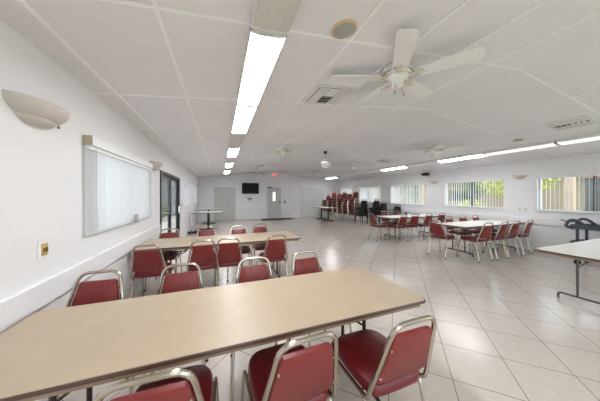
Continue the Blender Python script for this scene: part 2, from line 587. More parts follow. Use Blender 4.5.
# hinged doors on the far wall
def leaf(mb, x0, x1, z1, y, rects):
    mb.box(x0, x1, y-0.03, y, 0.01, z1)
def far_door(n, x0, x1, z1, m, label, double):
    root = thing('door_%d' % n, label, 'door', ((x0+x1)/2, YF, 0))
    root['kind'] = 'structure'
    w = (x1-x0)/2
    mb = MB()
    mb.box(-w-0.06, -w, -0.04, 0, 0, z1+0.06); mb.box(w, w+0.06, -0.04, 0, 0, z1+0.06); mb.box(-w, w, -0.04, 0, z1, z1+0.06)
    mb.build('door_frame', 'trim', root)
    if double:
        for s in (-1, 1):
            a, b = sorted((s*0.004, s*w))
            d = MB().box(a, b, -0.028, -0.002, 0.012, z1-0.004).build('door_leaf', m, root)
            mb = MB()
            for (za, zb) in ((0.15, 0.85), (1.0, z1-0.12)):
                i0, i1 = a+0.09, b-0.09
                mb.box(i0, i1, -0.036, -0.028, za, za+0.02); mb.box(i0, i1, -0.036, -0.028, zb-0.02, zb)
                mb.box(i0, i0+0.02, -0.036, -0.028, za+0.02, zb-0.02); mb.box(i1-0.02, i1, -0.036, -0.028, za+0.02, zb-0.02)
            mb.build('panel_moulding', m, d)
        MB().lathe([(0.012, 0), (0.012, 0.03), (0.028, 0.04), (0.03, 0.06), (0.015, 0.07)], 16, T=Matrix.Translation((0.06, -0.028, 0.95)) @ Matrix.Rotation(PI/2, 4, 'X')).build('door_knob', 'grey_metal', root, smooth=True)
    else:
        d = MB().box(-w, w, -0.03, -0.002, 0.012, z1-0.004).build('door_leaf', m, root)
        mb = MB()
        mb.box(-0.11, 0.09, -0.036, -0.03, 1.05, 1.70)
        mb.build('glass_frame', m, d)
        MB().box(-0.085, 0.065, -0.04, -0.036, 1.10, 1.66).build('pane', 'glow_pane', d)
        MB().box(-w+0.0, -w+0.28, -0.10, -0.03, z1-0.075, z1-0.015).build('door_closer', 'black', root, bevel=0.006)
        MB().tube(fillet([(w-0.07, -0.03, 0.95), (w-0.07, -0.08, 0.95), (w-0.18, -0.08, 0.95)], 0.02), 0.01).build('door_handle', 'grey_metal', root, smooth=True)
        MB().box(w-0.1, w-0.04, -0.04, -0.03, 0.9, 1.12).build('lock_plate', 'grey_metal', root)
far_door(2, -0.33, 0.87, 1.94, 'door_grey', 'grey double closet doors at the left of the far wall', True)
far_door(3, 2.78, 3.67, 2.0, 'door_grey', 'grey door with a narrow lit window in the far wall', False)
far_door(4, 4.98, 6.68, 1.98, 'door_light', 'pale double doors near the right corner of the far wall', True)

# ------------------------------------------------------------------ fluorescent fixtures
def fixture(x, y0, lit, row, label):
    L = 1.22
    root = thing('ceiling_light', label, 'ceiling light', (x, y0+0.01+L/2, zc(x)), 0, row)
    T = Matrix.Rotation(-math.atan(SL) if x < XRIDGE else math.atan(SR), 4, 'Y')
    mb = MB()
    mb.box(-0.118, 0.118, -L/2, L/2, -0.035, 0.0, T)
    for s in (-1, 1):
        a, b = sorted((s*0.118, s*0.125))
        mb.box(a, b, -L/2, L/2, -0.066, 0.0, T)
    mb.build('housing', 'fixture', root)
    prof = [(-0.117, -0.036), (-0.117, -0.064), (-0.10, -0.070), (-0.05, -0.078), (0.05, -0.078), (0.10, -0.070), (0.117, -0.064), (0.117, -0.036)]
    MB().rings([[T @ Vector((px, yy, pz)) for px, pz in prof] for yy in (-L/2+0.012, L/2-0.012)]).build('lens', 'lens_off_glow' if lit == 2 else 'lens_on' if lit else ('lens_off' if x < XRIDGE else 'lens_off_bright'), root, smooth=False)
    for s in (-1, 1):
        p2 = [(px*1.075, pz*1.05-0.001) for px, pz in prof]
        a, b = sorted((s*(L/2-0.014), s*L/2))
        MB().rings([[T @ Vector((px, yy, pz)) for px, pz in p2] for yy in (a, b)]).build('end_cap', 'fixture', root)
    return root
ordn = ['first', 'second', 'third', 'fourth', 'fifth', 'sixth', 'seventh', 'eighth', 'ninth', 'tenth', 'eleventh', 'twelfth', 'thirteenth']
lit_l = {-3, -2, 0, 1, 3, 5, 7}  # lit ones behind the camera are unseen, added to brighten the near end
for k in range(-3, 9):
    y0 = 1.42+1.25*k
    lit = k in lit_l
    pos = ordn[k+3]
    fixture(0.305, y0, lit, 'fluorescent fixtures in the left ceiling row',
            ('glowing' if lit else 'unlit') + ' long fluorescent fixture in the left ceiling row, ' + (pos + ' from the unseen near wall' if k < 0 else ('right above and ahead of the camera' if k == 0 else ordn[k] + ' beyond the camera')))
for k in range(-2, 12):
    y0 = -1.5+1.25*k
    lit = 2 if k in (2, 3) else int(k in {-1, 0, 4, 6, 10})  # first lit pair is unseen behind the camera, added for brightness
    fixture(6.4, y0, lit, 'fluorescent fixtures in the right ceiling row',
            ('unlit', 'glowing', 'unlit, glow-added')[lit] + ' fluorescent fixture in the right ceiling row, ' + (ordn[k+2] if k+2 < 13 else 'last') + ' counted from the unseen near wall')

# ------------------------------------------------------------------ ceiling fans
def make_fan(nb=15.2):
    root = thing('ceiling_fan', 'fan', 'ceiling fan')
    MB().lathe([(0.105, 0.118), (0.125, 0.112), (0.14, 0.10), (0.145, 0.085), (0.145, 0.055), (0.12, 0.035), (0.11, 0.03)], 28).build('motor_housing', 'plastic_white', root, smooth=True)
    MB().lathe([(0.148, 0.075), (0.15, 0.07), (0.15, 0.062), (0.148, 0.057)], 28).build('trim_band', 'cream', root, smooth=True)
    MB().lathe([(0.10, 0.03), (0.105, 0.015), (0.09, 0.0), (0.055, -0.01), (0.05, -0.035), (0.052, -0.07), (0.035, -0.085), (0.012, -0.09)], 24).build('switch_housing', 'plastic_white', root, smooth=True)
    for k in range(15):
        a = 2*PI*k/15
        MB().box(-0.003, 0.004, -0.018, 0.018, -0.008, 0.008, Matrix.Rotation(a, 4, 'Z') @ Matrix.Translation((0.132, 0, 0.045)) @ Matrix.Rotation(-0.9, 4, 'Y')).build('vent_slot', 'vent_dark', root)
    for k in range(5):
        a = math.radians(nb+72*k)
        R = Matrix.Rotation(a, 4, 'Z')
        P = R @ Matrix.Translation((0, 0, 0.012)) @ Matrix.Rotation(math.radians(-12), 4, 'X')
        out = []
        for (x, w) in ((0.19, 0.055), (0.22, 0.066), (0.45, 0.076), (0.62, 0.080), (0.65, 0.074), (0.668, 0.052)):
            out.append((x, w))
        ring = [(x, w) for x, w in out] + [(x, -w) for x, w in out[::-1]]
        bl_ = MB().rings([[P @ Vector((x, w, z)) for x, w in ring] for z in (-0.003, 0.004)]).build('blade', 'plastic_white', root)
        mb = MB()
        for s in (-1, 1):
            mb.tube(fillet([R @ Vector((0.09, 0.0, 0.022)), R @ Vector((0.13, s*0.035, 0.006)), R @ Vector((0.18, s*0.02, 0.004)), R @ Vector((0.23, s*0.035, 0.006))], 0.03), 0.008, 6)
        mb.tube([R @ Vector((0.08, 0, 0.022)), R @ Vector((0.24, 0, 0.003))], 0.009, 6)
        mb.build('blade_bracket', 'cream', bl_, smooth=True)
    for s in (-1, 1):
        c = MB()
        c.tube([(s*0.045, -0.02, -0.05), (s*0.055, -0.02, -0.14)], 0.0022, 5)
        c.lathe([(0.001, -0.165), (0.007, -0.158), (0.006, -0.145), (0.002, -0.138)], 8, (s*0.055, -0.02, 0))
        c.build('pull_chain', 'brass', root)
    return root
fan = make_fan()
st = {}
DROP = 0.135
fl = [(1.67, 1.68, 'large white ceiling fan nearest the camera'), (1.67, 5.8, 'white ceiling fan second down the left slope'),
      (1.67, 9.4, 'small distant ceiling fan third down the left slope'), (1.67, 12.4, 'tiny farthest ceiling fan above the left closet doors'),
      (5.05, 3.94, 'white ceiling fan on the right slope nearest the lit fixture'), (5.05, 7.4, 'ceiling fan on the right slope behind the mirror ball'),
      (5.05, 10.8, 'farthest ceiling fan on the right slope')]
for i, (x, y, t) in enumerate(fl):
    f = place(fan, st, (x, y, zc(x)-DROP), 0 if i == 0 else [0, .2, 1.0, .5, .1, .7, .3][i], t, 'white five-blade ceiling fans')
cm = MB().lathe([(0.10, 0.116), (0.115, 0.118), (0.12, 0.13), (0.12, 0.15)], 20).build('ceiling_canopy', 'plastic_white', None, smooth=True)
fans = [o for o in bpy.data.objects if o.name.startswith('ceiling_fan')]
for i, o in enumerate(fans):
    c = cm if i == 0 else cm.copy()
    if i: COL.objects.link(c)
    c.parent = o

# ------------------------------------------------------------------ ceiling vents, speakers, mirror ball
def slope_T(x, y):
    return Matrix.Rotation(-math.atan(SL) if x < XRIDGE else math.atan(SR), 4, 'Y')
def vent(x, y, w, label):
    root = thing('ceiling_vent', label, 'vent', (x, y, zc(x)), 0, 'ceiling air vents')
    T = slope_T(x, y)
    h = w/2
    MB().box(-h+0.02, h-0.02, -h+0.02, h-0.02, -0.006, 0.0, T).build('backing', 'vent_dark', root)
    mb = MB()
    for a in ((-h, h, -h, -h+0.035), (-h, h, h-0.035, h), (-h, -h+0.035, -h+0.035, h-0.035), (h-0.035, h, -h+0.035, h-0.035)):
        mb.box(a[0], a[1], a[2], a[3], -0.016, 0.0, T)
    mb.build('frame', 'vent', root)
    mb = MB()
    # four-way louvres: centre bank runs across, side banks run along
    q = h-0.035
    for s, ang in ((-1, 38), (1, 38)):
        for k in range(3):
            xx = s*(q-0.03-k*0.042)
            mb.box(-0.015, 0.015, -q, q, -0.002, 0.001, T @ Matrix.Translation((xx, 0, -0.018)) @ Matrix.Rotation(math.radians(ang), 4, 'Y'))
    m = q-0.14
    for k in range(6):
        yy = -q+0.04+k*(2*q-0.08)/5
        mb.box(-m, m, -0.017, 0.017, -0.002, 0.001, T @ Matrix.Translation((0, yy, -0.018)) @ Matrix.Rotation(math.radians(35 if k > 2 else -35), 4, 'X'))
    mb.build('louvres', 'vent', root)
vent(1.27, 2.41, 0.50, 'square white air vent with dark slots beside the nearest ceiling fan')
vent(5.50, 1.80, 0.46, 'white air vent near the right ceiling row, at the right edge')
vent(5.45, 6.08, 0.46, 'distant white air vent above the farther white table')

def speaker(x, y, r, rim, label):
    root = thing('ceiling_speaker', label, 'speaker', (x, y, zc(x)))
    T = slope_T(x, y)
    MB().lathe([(r, 0.0), (r, -0.008), (r*0.93, -0.013), (r*0.85, -0.012)], 32, T=T).build('rim', rim, root, smooth=True)
    MB().lathe([(r*0.84, -0.002), (r*0.84, -0.014), (r*0.6, -0.017), (0.001, -0.019)], 32, T=T).build('grille', 'grille', root, smooth=True)
speaker(0.85, 1.36, 0.093, 'grille_rim', 'round grey ceiling speaker with a yellowed rim near the lit fixture')
speaker(5.865, 2.635, 0.085, 'grille_rim', 'small round tan ceiling speaker near the right fixture row')

root = thing('mirror_ball', 'small faceted mirror ball hanging from the ceiling ridge', 'mirror ball', (XRIDGE, 6.44, 2.57))
bm = bmesh.new()
bmesh.ops.create_uvsphere(bm, u_segments=30, v_segments=18, radius=0.19)
m_ = MB(); m_.bm.free(); m_.bm = bm
m_.build('ball', 'mirror', root)
MB().tube([(0, 0, 0.185), (0, 0, 0.30)], 0.006).build('hanging_rod', 'grey_metal', root)
MB().lathe([(0.04, 0.29), (0.055, 0.30), (0.055, 0.372), (0.05, 0.378)], 16).build('motor', 'black', root, smooth=True)

# ------------------------------------------------------------------ wall sconces
def make_sconce():
    root = thing('wall_sconce', 's', 'wall lamp')
    def half(prof, name, m='sconce'):
        mb = MB()
        rings = []
        for (r, z) in prof:
            ring = [(0.145*r*math.sin(PI*k/20)+0.001, 0.23*r*math.cos(PI*k/20), z) for k in range(21)]
            rings.append(ring)
        mb.rings(rings)
        return mb.build(name, m, root, smooth=True)
    half([(0.90, -0.008), (1.0, 0.0), (1.0, -0.01), (0.97, -0.035), (0.88, -0.06), (0.72, -0.088), (0.60, -0.098)], 'bowl')
    half([(0.62, -0.085), (0.60, -0.106), (0.50, -0.128), (0.33, -0.139), (0.05, -0.142)], 'lower_tier')
    MB().lathe([(0.001, -0.02), (0.008, -0.015), (0.008, 0.0)], 10, T=Matrix.Translation((0.085, 0.075, -0.112))).build('finial', 'brass', root)
    return root
sc = make_sconce()
st = {}
for (x, y, rz, t) in ((XL, 1.975, 0, 'large beige half-bowl sconce on the left wall, upper left'),
                      (XL, 4.72, 0, 'half-bowl sconce between the left window and the sliding doors'),
                      (XR, 3.47, PI, 'half-bowl sconce between the two right-wall windows nearest the camera'),
                      (XR, 6.0, PI, 'half-bowl sconce on the right wall beside the black dome camera'),
                      (XR, 8.62, PI, 'half-bowl sconce on the right wall above the dark armchairs'),
                      (XR, 11.1, PI, 'farthest half-bowl sconce on the right wall')):
    s_ = place(sc, st, (x, y, 2.085 if x < 0 else 2.03), rz, t, 'beige wall sconces')
    s_.scale = (1, 1, 1) if x < 0 else (0.8, 0.72, 0.8)

# ------------------------------------------------------------------ wall fittings
def plate(x, y, z, facing, w, h, name, label, cat, tan=False):
    root = thing(name, label, cat, (x, y, z), 0)
    s = facing
    a, b = sorted((0, s*0.008))
    MB().box(a, b, -w/2, w/2, -h/2, h/2).build('wall_plate', 'plastic_white', root, bevel=0.002)
    if tan:
        a, b = sorted((s*0.008, s*0.013))
        i = MB().box(a, b, -w*0.27, w*0.27, -h*0.33, h*0.33).build('rocker', 'switch_tan', root, bevel=0.0015)
        mb = MB()
        for q in (-1, 1):
            a, b = sorted((s*0.013, s*0.020))
            mb.box(a, b, q*w*0.12-0.006, q*w*0.12+0.006, -0.018, 0.012)
        mb.build('toggle', 'brass', i)
    else:
        for q in (-1, 1):
            a, b = sorted((s*0.008, s*0.011))
            MB().box(a, b, -0.017, 0.017, q*0.027-0.014, q*0.027+0.014).build('socket', 'tan_cap', root)
    return root
plate(XL, 2.05, 1.097, 1, 0.10, 0.13, 'light_switch', 'white plate with tan switches low on the left wall', 'switch', True)
plate(XR, 3.47, 1.085, -1, 0.08, 0.12, 'wall_outlet', 'white outlet directly under the sconce between the two nearest right-wall windows', 'outlet')
plate(XR, 3.34, 1.085, -1, 0.08, 0.12, 'wall_outlet', 'white outlet just right of its twin, closer to the right-edge window', 'outlet')
plate(XL, 7.8, 1.15, 1, 0.09, 0.12, 'light_switch', 'small switch just past the sliding doors', 'switch', True)

root = thing('exit_sign', 'lit red EXIT sign at the top of the far wall', 'sign', (3.25, YF, 2.76))
MB().box(-0.19, 0.19, -0.05, 0, -0.10, 0.10).build('case', 'plastic_white', root, bevel=0.006)
mb = MB()
def bar(x0, z0, x1, z1, t=0.011):
    d = Vector((x1-x0, 0, z1-z0)); L = d.length
    T = Matrix.Translation((x0, -0.054, z0)) @ Matrix.Rotation(-math.atan2(z1-z0, x1-x0), 4, 'Y')
    mb.box(0, L, -0.003, 0.003, -t, t, T)
H = 0.062
bar(-0.145, -H, -0.145, H); bar(-0.145, -H+.011, -0.09, -H+.011); bar(-0.145, 0, -0.095, 0); bar(-0.145, H-.011, -0.09, H-.011)
bar(-0.07, -H, 0.0, H); bar(-0.07, H, 0.0, -H)
bar(0.035, -H, 0.035, H)
bar(0.095, -H, 0.095, H); bar(0.06, H-.011, 0.13, H-.011)
mb.build('lettering', 'exit_red', root)

root = thing('security_camera', 'small black camera left of the exit sign', 'camera', (2.55, YF, 2.80))
MB().box(-0.02, 0.02, -0.04, 0, -0.02, 0.03).build('bracket', 'black', root)
MB().lathe([(0.001, 0.0), (0.035, 0.005), (0.04, 0.03), (0.04, 0.11), (0.02, 0.115)], 14, T=Matrix.Translation((0, -0.15, 0)) @ Matrix.Rotation(-PI/2, 4, 'X')).build('camera_body', 'black', root, smooth=True)

root = thing('dome_camera', 'black dome camera high on the right wall between windows', 'camera', (XR, 6.28, 2.31))
MB().box(-0.05, 0, -0.06, 0.06, -0.05, 0.05).build('wall_bracket', 'black', root, bevel=0.004)
MB().lathe([(0.02, 0.05), (0.12, 0.04), (0.15, 0.0), (0.14, -0.03), (0.09, -0.065), (0.001, -0.08)], 22, (-0.15, 0, 0)).build('dome', 'black', root, smooth=True)
MB().lathe([(0.045, -0.01), (0.05, 0.02), (0.02, 0.03)], 16, T=Matrix.Translation((-0.22, -0.03, -0.045)) @ Matrix.Rotation(PI*0.8, 4, 'Y')).build('lens', 'grille', root, smooth=True)

root = thing('television', 'black flat television mounted on the far wall', 'television', (1.74, YF, 1.88))
MB().box(-0.15, 0.15, -0.06, 0, -0.12, 0.12).build('wall_mount', 'black', root)
MB().box(-0.51, 0.51, -0.11, -0.06, -0.33, 0.33).build('casing', 'black', root, bevel=0.008)
MB().box(-0.475, 0.475, -0.113, -0.11, -0.26, 0.30).build('screen', 'screen', root)
MB().box(-0.10, 0.10, -0.1125, -0.11, -0.305, -0.29).build('badge', 'grey_metal', root)
root = thing('wall_bracket', 'small dark bracket on the far wall under the television', 'bracket', (1.70, YF, 1.25))
MB().box(-0.14, 0.14, -0.12, 0, 0.0, 0.05).build('shelf', 'grey_metal', root, bevel=0.003)
mb = MB()
mb.rings([[(-0.06, y, 0.0), (0.06, y, 0.0), (0.02, y, -0.10), (-0.02, y, -0.10)] for y in (-0.06, 0)])
mb.build('support', 'grey_metal', root)
MB().tube([(0, -0.01, -0.10), (0.005, -0.01, -0.30)], 0.006).build('cable', 'plastic_white', root)
root = thing('keypad', 'small dark keypad on the far wall right of the door', 'keypad', (3.93, YF, 1.05))
MB().box(-0.05, 0.05, -0.03, 0, -0.08, 0.08).build('case', 'black', root, bevel=0.004)
MB().box(-0.03, 0.03, -0.033, -0.03, 0.0, 0.06).build('display', 'grille', root)
root = thing('light_switch', 'small switch plate on the far wall below the keypad', 'switch', (3.90, YF, 0.82+0.06))
MB().box(-0.04, 0.04, -0.008, 0, -0.05, 0.05).build('wall_plate', 'plastic_white', root)
MB().box(-0.01, 0.01, -0.018, -0.008, -0.02, 0.02).build('toggle', 'grey_metal', root)

tag(MB().box(2.3, 4.25, 12.35, 13.2, 0, 0.012).build('door_mat', 'mat', bevel=0.003), 'wide black rubber mat in front of the far door', 'mat')

# ------------------------------------------------------------------ folding tables
def rounded_rect(hx, hy, r, n=5):
    out = []
    for cx, cy, a0 in ((hx-r, hy-r, 0), (-hx+r, hy-r, PI/2), (-hx+r, -hy+r, PI), (hx-r, -hy+r, 1.5*PI)):
        for k in range(n+1):
            a = a0+PI/2*k/n
            out.append((cx+r*math.cos(a), cy+r*math.sin(a)))
    return out
def banquet_table(x, y, label, top, metal, length=2.44, group='folding banquet tables', rz=0, legx=None):
    root = thing('folding_table', label, 'table', (x, y, 0), rz, group)
    hx, hy = length/2, 0.381
    o = rounded_rect(hx, hy, 0.045)
    oi = rounded_rect(hx-0.004, hy-0.004, 0.042)
    MB().rings([[(a, b, z) for a, b in q] for q, z in ((oi, 0.720), (oi, 0.738), (rounded_rect(hx-0.006, hy-0.006, 0.04), 0.7405))]).build('tabletop', top, root)
    MB().rings([[(a, b, 0.738) for a, b in o], [(a, b, 0.7335) for a, b in rounded_rect(hx+0.003, hy+0.003, 0.047)], [(a, b, 0.7225) for a, b in rounded_rect(hx+0.003, hy+0.003, 0.047)], [(a, b, 0.719) for a, b in o],
                [(a, b, 0.719) for a, b in oi], [(a, b, 0.738) for a, b in oi]], closed=True).build('edge_trim', 'edge_dark', root, smooth=True)
    mb = MB()
    p = rounded_rect(hx-0.03, hy-0.02, 0.03); q = rounded_rect(hx-0.05, hy-0.04, 0.02)
    mb.rings([[(a, b, 0.72) for a, b in p], [(a, b, 0.69) for a, b in p], [(a, b, 0.69) for a, b in q], [(a, b, 0.72) for a, b in q]], closed=True)
    mb.build('apron', 'apron', root)
    lx = legx or (hx-0.37)
    for s in (-1, 1):
        mb = MB()
        for t in (-1, 1):
            mb.tube([(s*lx, t*0.15, 0.715), (s*lx, t*0.15, 0.085)], 0.0135, 8)
        mb.tube([(s*lx, -0.31, 0.706), (s*lx, 0.31, 0.706)], 0.012, 8)
        mb.tube(fillet([(s*lx, -0.33, 0.0), (s*lx, -0.33, 0.085), (s*lx, 0.33, 0.085), (s*lx, 0.33, 0.0)], 0.05), 0.0135, 8)
        leg = mb.build('leg_frame', metal, root, smooth=True)
        mb = MB()
        for t in (-1, 1):
            mb.tube(fillet([(s*lx, t*0.145, 0.50), (s*(lx-0.10), t*0.10, 0.56), (s*(lx-0.22), t*0.07, 0.57), (s*(lx-0.34), t*0.03, 0.69)], 0.04), 0.008, 6)
        mb.tube([(s*(lx-0.34), -0.08, 0.69), (s*(lx-0.34), 0.08, 0.69)], 0.010, 6)
        mb.build('brace', metal, leg, smooth=True)
    return root
banquet_table(0.14, 1.49, 'long tan folding table filling the foreground', 'tan_top', 'brown_metal', 2.48, legx=0.87)
banquet_table(0.10, 3.86, 'long tan folding table second from the camera, by the left wall', 'tan_top', 'brown_metal')
banquet_table(6.48, 3.68, 'white-topped folding table with red chairs by the right wall', 'white_top', 'brown_metal')
banquet_table(6.36, 5.80, 'farther white-topped folding table with red chairs, before the stacked dark armchairs', 'white_top', 'brown_metal')
banquet_table(5.28, 1.28, 'empty pale folding table cut off by the right edge', 'white_top', 'grey_metal', legx=0.70)

# ------------------------------------------------------------------ chairs
def cushion(mb, outline, layers, T=None):
    rings = []
    for sc_, z, dy in layers:
        ring = [Vector((x*sc_, (y-dy)*sc_+dy, z)) for x, y in outline]
        if T: ring = [T @ p for p in ring]
        rings.append(ring)
    mb.rings(rings)
BY0, BZ0, BY1, BZ1 = -0.205, 0.46, -0.318, 0.865
def back_pt(x, z, off=0.0):
    t = (z-BZ0)/(BZ1-BZ0)
    n = Vector((0, BZ1-BZ0, -(BY1-BY0))).normalized()
    return Vector((x, BY0+(BY1-BY0)*t, z)) + n*off
def make_chair(m_back='vinyl', m_seat='vinyl_seat', m_frame='chrome', arms=False, name='banquet_chair', hgt=1.0, detail=True):
    root = thing(name, 'c', 'chair')
    # seat
    n = 40
    out = []
    for k in range(n):
        a = 2*PI*k/n
        ca, sa = math.cos(a), math.sin(a)
        e = 0.42 if sa > 0 else 0.28
        x = 0.192*math.copysign(abs(ca)**e, ca)
        y = 0.222*math.copysign(abs(sa)**(0.62 if sa > 0 else 0.35), sa)
        x *= 1.0-0.06*max(0, -y/0.222)
        out.append((x, y+0.003))
    mb = MB()
    cushion(mb, out, [(0.93, 0.436, 0), (0.985, 0.442, 0), (1.0, 0.458, 0), (0.995, 0.478, 0), (0.95, 0.493, 0), (0.80, 0.503, 0), (0.45, 0.509, 0)])
    mb.build('seat', m_seat, root, smooth=True)
    # back cushion
    zt = BZ0+(0.802-BZ0)*hgt
    pts = [(-0.170, 0.540), (-0.10, 0.524), (0, 0.518), (0.10, 0.524), (0.170, 0.540), (0.121, zt), (-0.121, zt)]
    o2 = []
    N = len(pts)
    for i in range(N):
        a, b, c = Vector(pts[i-1]), Vector(pts[i]), Vector(pts[(i+1) % N])
        r = 0.018 if i in (0, 4, 5, 6) else 0.02
        s = b+(a-b).normalized()*r; e = b+(c-b).normalized()*r
        for k in range(4):
            t = k/3
            o2.append(s*(1-t)**2+b*2*t*(1-t)+e*t*t)
    cz = 0.66
    rings = []
    for sc_, off in ((0.93, -0.013), (1.0, -0.008), (1.0, 0.008), (0.96, 0.018), (0.80, 0.025), (0.4, 0.028)):
        rings.append([back_pt(p.x*sc_, (p.y-cz)*sc_+cz, off) for p in o2])
    mb = MB(); mb.rings(rings)
    mb.build('backrest', m_back, root, smooth=True)
    # back frame
    top = BZ0+(BZ1-BZ0)*hgt
    path = [Vector((-0.192, -0.10, 0.428)), Vector((-0.194, -0.20, 0.435)), back_pt(-0.194, 0.50), back_pt(-0.132, top), back_pt(0.132, top), back_pt(0.194, 0.50), Vector((0.194, -0.20, 0.435)), Vector((0.192, -0.10, 0.428))]
    sm = [path[0]] + fillet(path[:3], 0.03, 3)[1:-1] + fillet([path[2], path[3], path[4], path[5]], 0.072, 7) + fillet(path[5:], 0.03, 3)[1:]
    MB().tube(sm, 0.0115, 8, square=True).build('back_frame', m_frame, root, smooth=True)
    if detail:
        for s in (-1, 1):
            for z in (0.575, 0.735):
                mb = MB()
                t = (z-0.5)/(top-0.5)
                xx = s*(0.192-0.062*t-0.022)
                mb.tube([back_pt(xx, z, -0.011), back_pt(xx, z, -0.0165)], 0.006, 8)
                mb.build('screw', 'screw', root)
    for s in (-1, 1):
        f = fillet([(s*0.214, 0.245, 0.012), (s*0.199, 0.185, 0.425), (s*0.188, -0.17, 0.425), (s*0.205, -0.262, 0.012)], 0.045, 5)
        i0 = 6; i1 = len(f)-7
        l1 = MB().tube(f[:i0+1], 0.0105, 8).build('leg', m_frame, root, smooth=True)
        MB().tube(f[i0:i1+1], 0.0105, 8).build('side_rail', m_frame, root, smooth=True)
        l2 = MB().tube(f[i1:], 0.0105, 8).build('leg', m_frame, root, smooth=True)
        if detail:
            MB().lathe([(0.014, 0), (0.014, 0.02), (0.0115, 0.024)], 10, (s*0.214, 0.245, 0)).build('foot_glide', 'black', l1)
            MB().lathe([(0.014, 0), (0.014, 0.02), (0.0115, 0.024)], 10, (s*0.205, -0.262, 0)).build('foot_glide', 'black', l2)
        if arms:
            MB().tube(fillet([(s*0.215, 0.18, 0.42), (s*0.235, 0.17, 0.65), (s*0.235, -0.20, 0.67), (s*0.17, -0.275, 0.70)], 0.05), 0.013, 8).build('armrest', m_frame, root, smooth=True)
    for yy in (0.13, -0.13):
        MB().tube([(-0.188, yy, 0.425), (0.188, yy, 0.425)], 0.009, 6).build('stretcher', m_frame, root, smooth=True)
    return root

red = make_chair()
st = {}
G1, G2, G3, G4, G5 = ('red chairs on the camera side of the foreground table', 'red chairs on the far side of the foreground table',
                      'red chairs around the second tan table', 'red chairs around the white table by the right wall', 'red chairs around the farther white table')
def rc(x, y, deg, label, group):
    return place(red, st, (x, y, 0), math.radians(deg), label, group)
rc(0.90, 1.105, 0, 'red padded chair, rightmost on the camera side of the foreground table', G1)
rc(0.345, 1.165, 2.5, 'red padded chair seen from behind, middle of the foreground table', G1)
rc(-0.225, 1.17, -1, 'red padded chair cut off by the bottom edge, leftmost of the near side', G1)
rc(-0.92, 1.86, 176, 'red chair back above the foreground table, next to the left wall', G2)
rc(-0.31, 1.82, 181, 'red chair back above the foreground table, second from the left wall', G2)
rc(0.30, 1.80, 178, 'red chair back above the foreground table, third from the left wall', G2)
rc(0.88, 1.84, 183, 'red chair back above the foreground table, rightmost on its far side', G2)
rc(-0.83, 3.42, -2, 'red chair at the near side of the second tan table, by the left wall', G3)
rc(-0.23, 3.47, 3, 'red chair at the near side of the second tan table, second from the wall', G3)
rc(0.13, 3.50, -3, 'red chair at the near side of the second tan table, third from the wall', G3)
rc(0.80, 3.49, 2, 'red chair at the near side of the second tan table, rightmost', G3)
rc(-0.86, 4.16, 178, 'red chair behind the second tan table, in front of the sliding doors', G3)
rc(-0.24, 4.20, 181, 'red chair behind the second tan table, in front of the black broom', G3)
rc(0.34, 4.12, 179, 'red chair behind the second tan table, third from the left wall', G3)
rc(0.80, 4.26, 182, 'red chair behind the second tan table, farthest from the left wall', G3)
for i, (x, t) in enumerate(((5.53, 'leftmost'), (6.09, 'second from the left'), (6.56, 'third from the left'), (7.11, 'nearest the right wall'))):
    rc(x, 3.28, [-4, 3, 0, 5][i], 'red chair on the near side of the right-wall table, '+t, G4)
for i, (x, t) in enumerate(((6.1, 'leftmost'), (6.66, 'middle one'), (7.25, 'nearest the right wall'))):
    rc(x, 3.95, 180+[2, -3, 1][i], 'red chair on the window side of the right-wall table, '+t, G4)
rc(5.13, 3.72, -84, 'red chair at the left end of the white table by the right wall', G4)
for i, (x, t) in enumerate(((5.35, 'leftmost'), (5.86, 'second from the left'), (6.44, 'third from the left'), (7.06, 'nearest the right wall'))):
    rc(x, 5.45, [4, -3, 2, 0][i], 'red chair on the near side of the farther white table, '+t, G5)
for i, (x, t) in enumerate(((5.75, 'leftmost'), (6.33, 'second from the left'))):
    rc(x, 6.12, 180+[-2, 3][i], 'red chair on the far side of the farther white table, '+t, G5)
rc(4.98, 5.80, -92, 'red chair at the left end of the farther white table', G5)

# stacks
stackc = make_chair(detail=False)
st2 = {}
def level(k, n):
    return 'on the floor' if k == 0 else ('topmost' if k == n-1 else ordn[k]+' from the floor')
spos = [(6.72, 9.72, 'the red stack nearest the dark armchairs'), (6.70, 10.27, 'the second red stack from the dark armchairs'),
        (6.70, 10.83, 'the third red stack from the dark armchairs'), (6.70, 11.40, 'the fourth red stack from the dark armchairs'),
        (6.70, 12.0, 'the fifth red stack from the dark armchairs'), (6.60, 12.65, 'the red stack nearest the far wall')]
for j, (x, y, t) in enumerate(spos):
    n = [10, 9, 10, 9, 10, 8][j]
    for k in range(n):
        o = place(stackc, st2, (x-0.010*k, y, 0.092*k), 2.0+0.06*math.sin(j*2.1), 'red stacking chair, %s in %s' % (level(k, n), t), 'red chairs in tall stacks along the right wall')
M['stack_black'] = mat('matte_black_frame', rgb(16, 14, 16), 0.5)
dark = make_chair('black_vinyl', 'black_vinyl', 'stack_black', True, 'stacking_armchair', 1.14, False)
dark['category'] = 'armchair'
st3 = {}
for j, (x, y, n, t, rz) in enumerate(((6.72, 9.14, 4, 'the dark stack beside the red stacks', 1.95), (7.20, 8.80, 4, 'the tall dark stack under the window', 1.9),
                               (7.15, 8.25, 3, 'the lower dark stack under the window', 1.9), (7.30, 7.60, 2, 'the dark stack behind the farther white table', 1.75))):
    for k in range(n):
        place(dark, st3, (x-0.005*k, y, 0.115*k), rz, 'dark maroon stacking armchair, %s in %s' % ('topmost' if k == n-1 else level(k, n), t), 'dark stacking armchairs by the right wall')

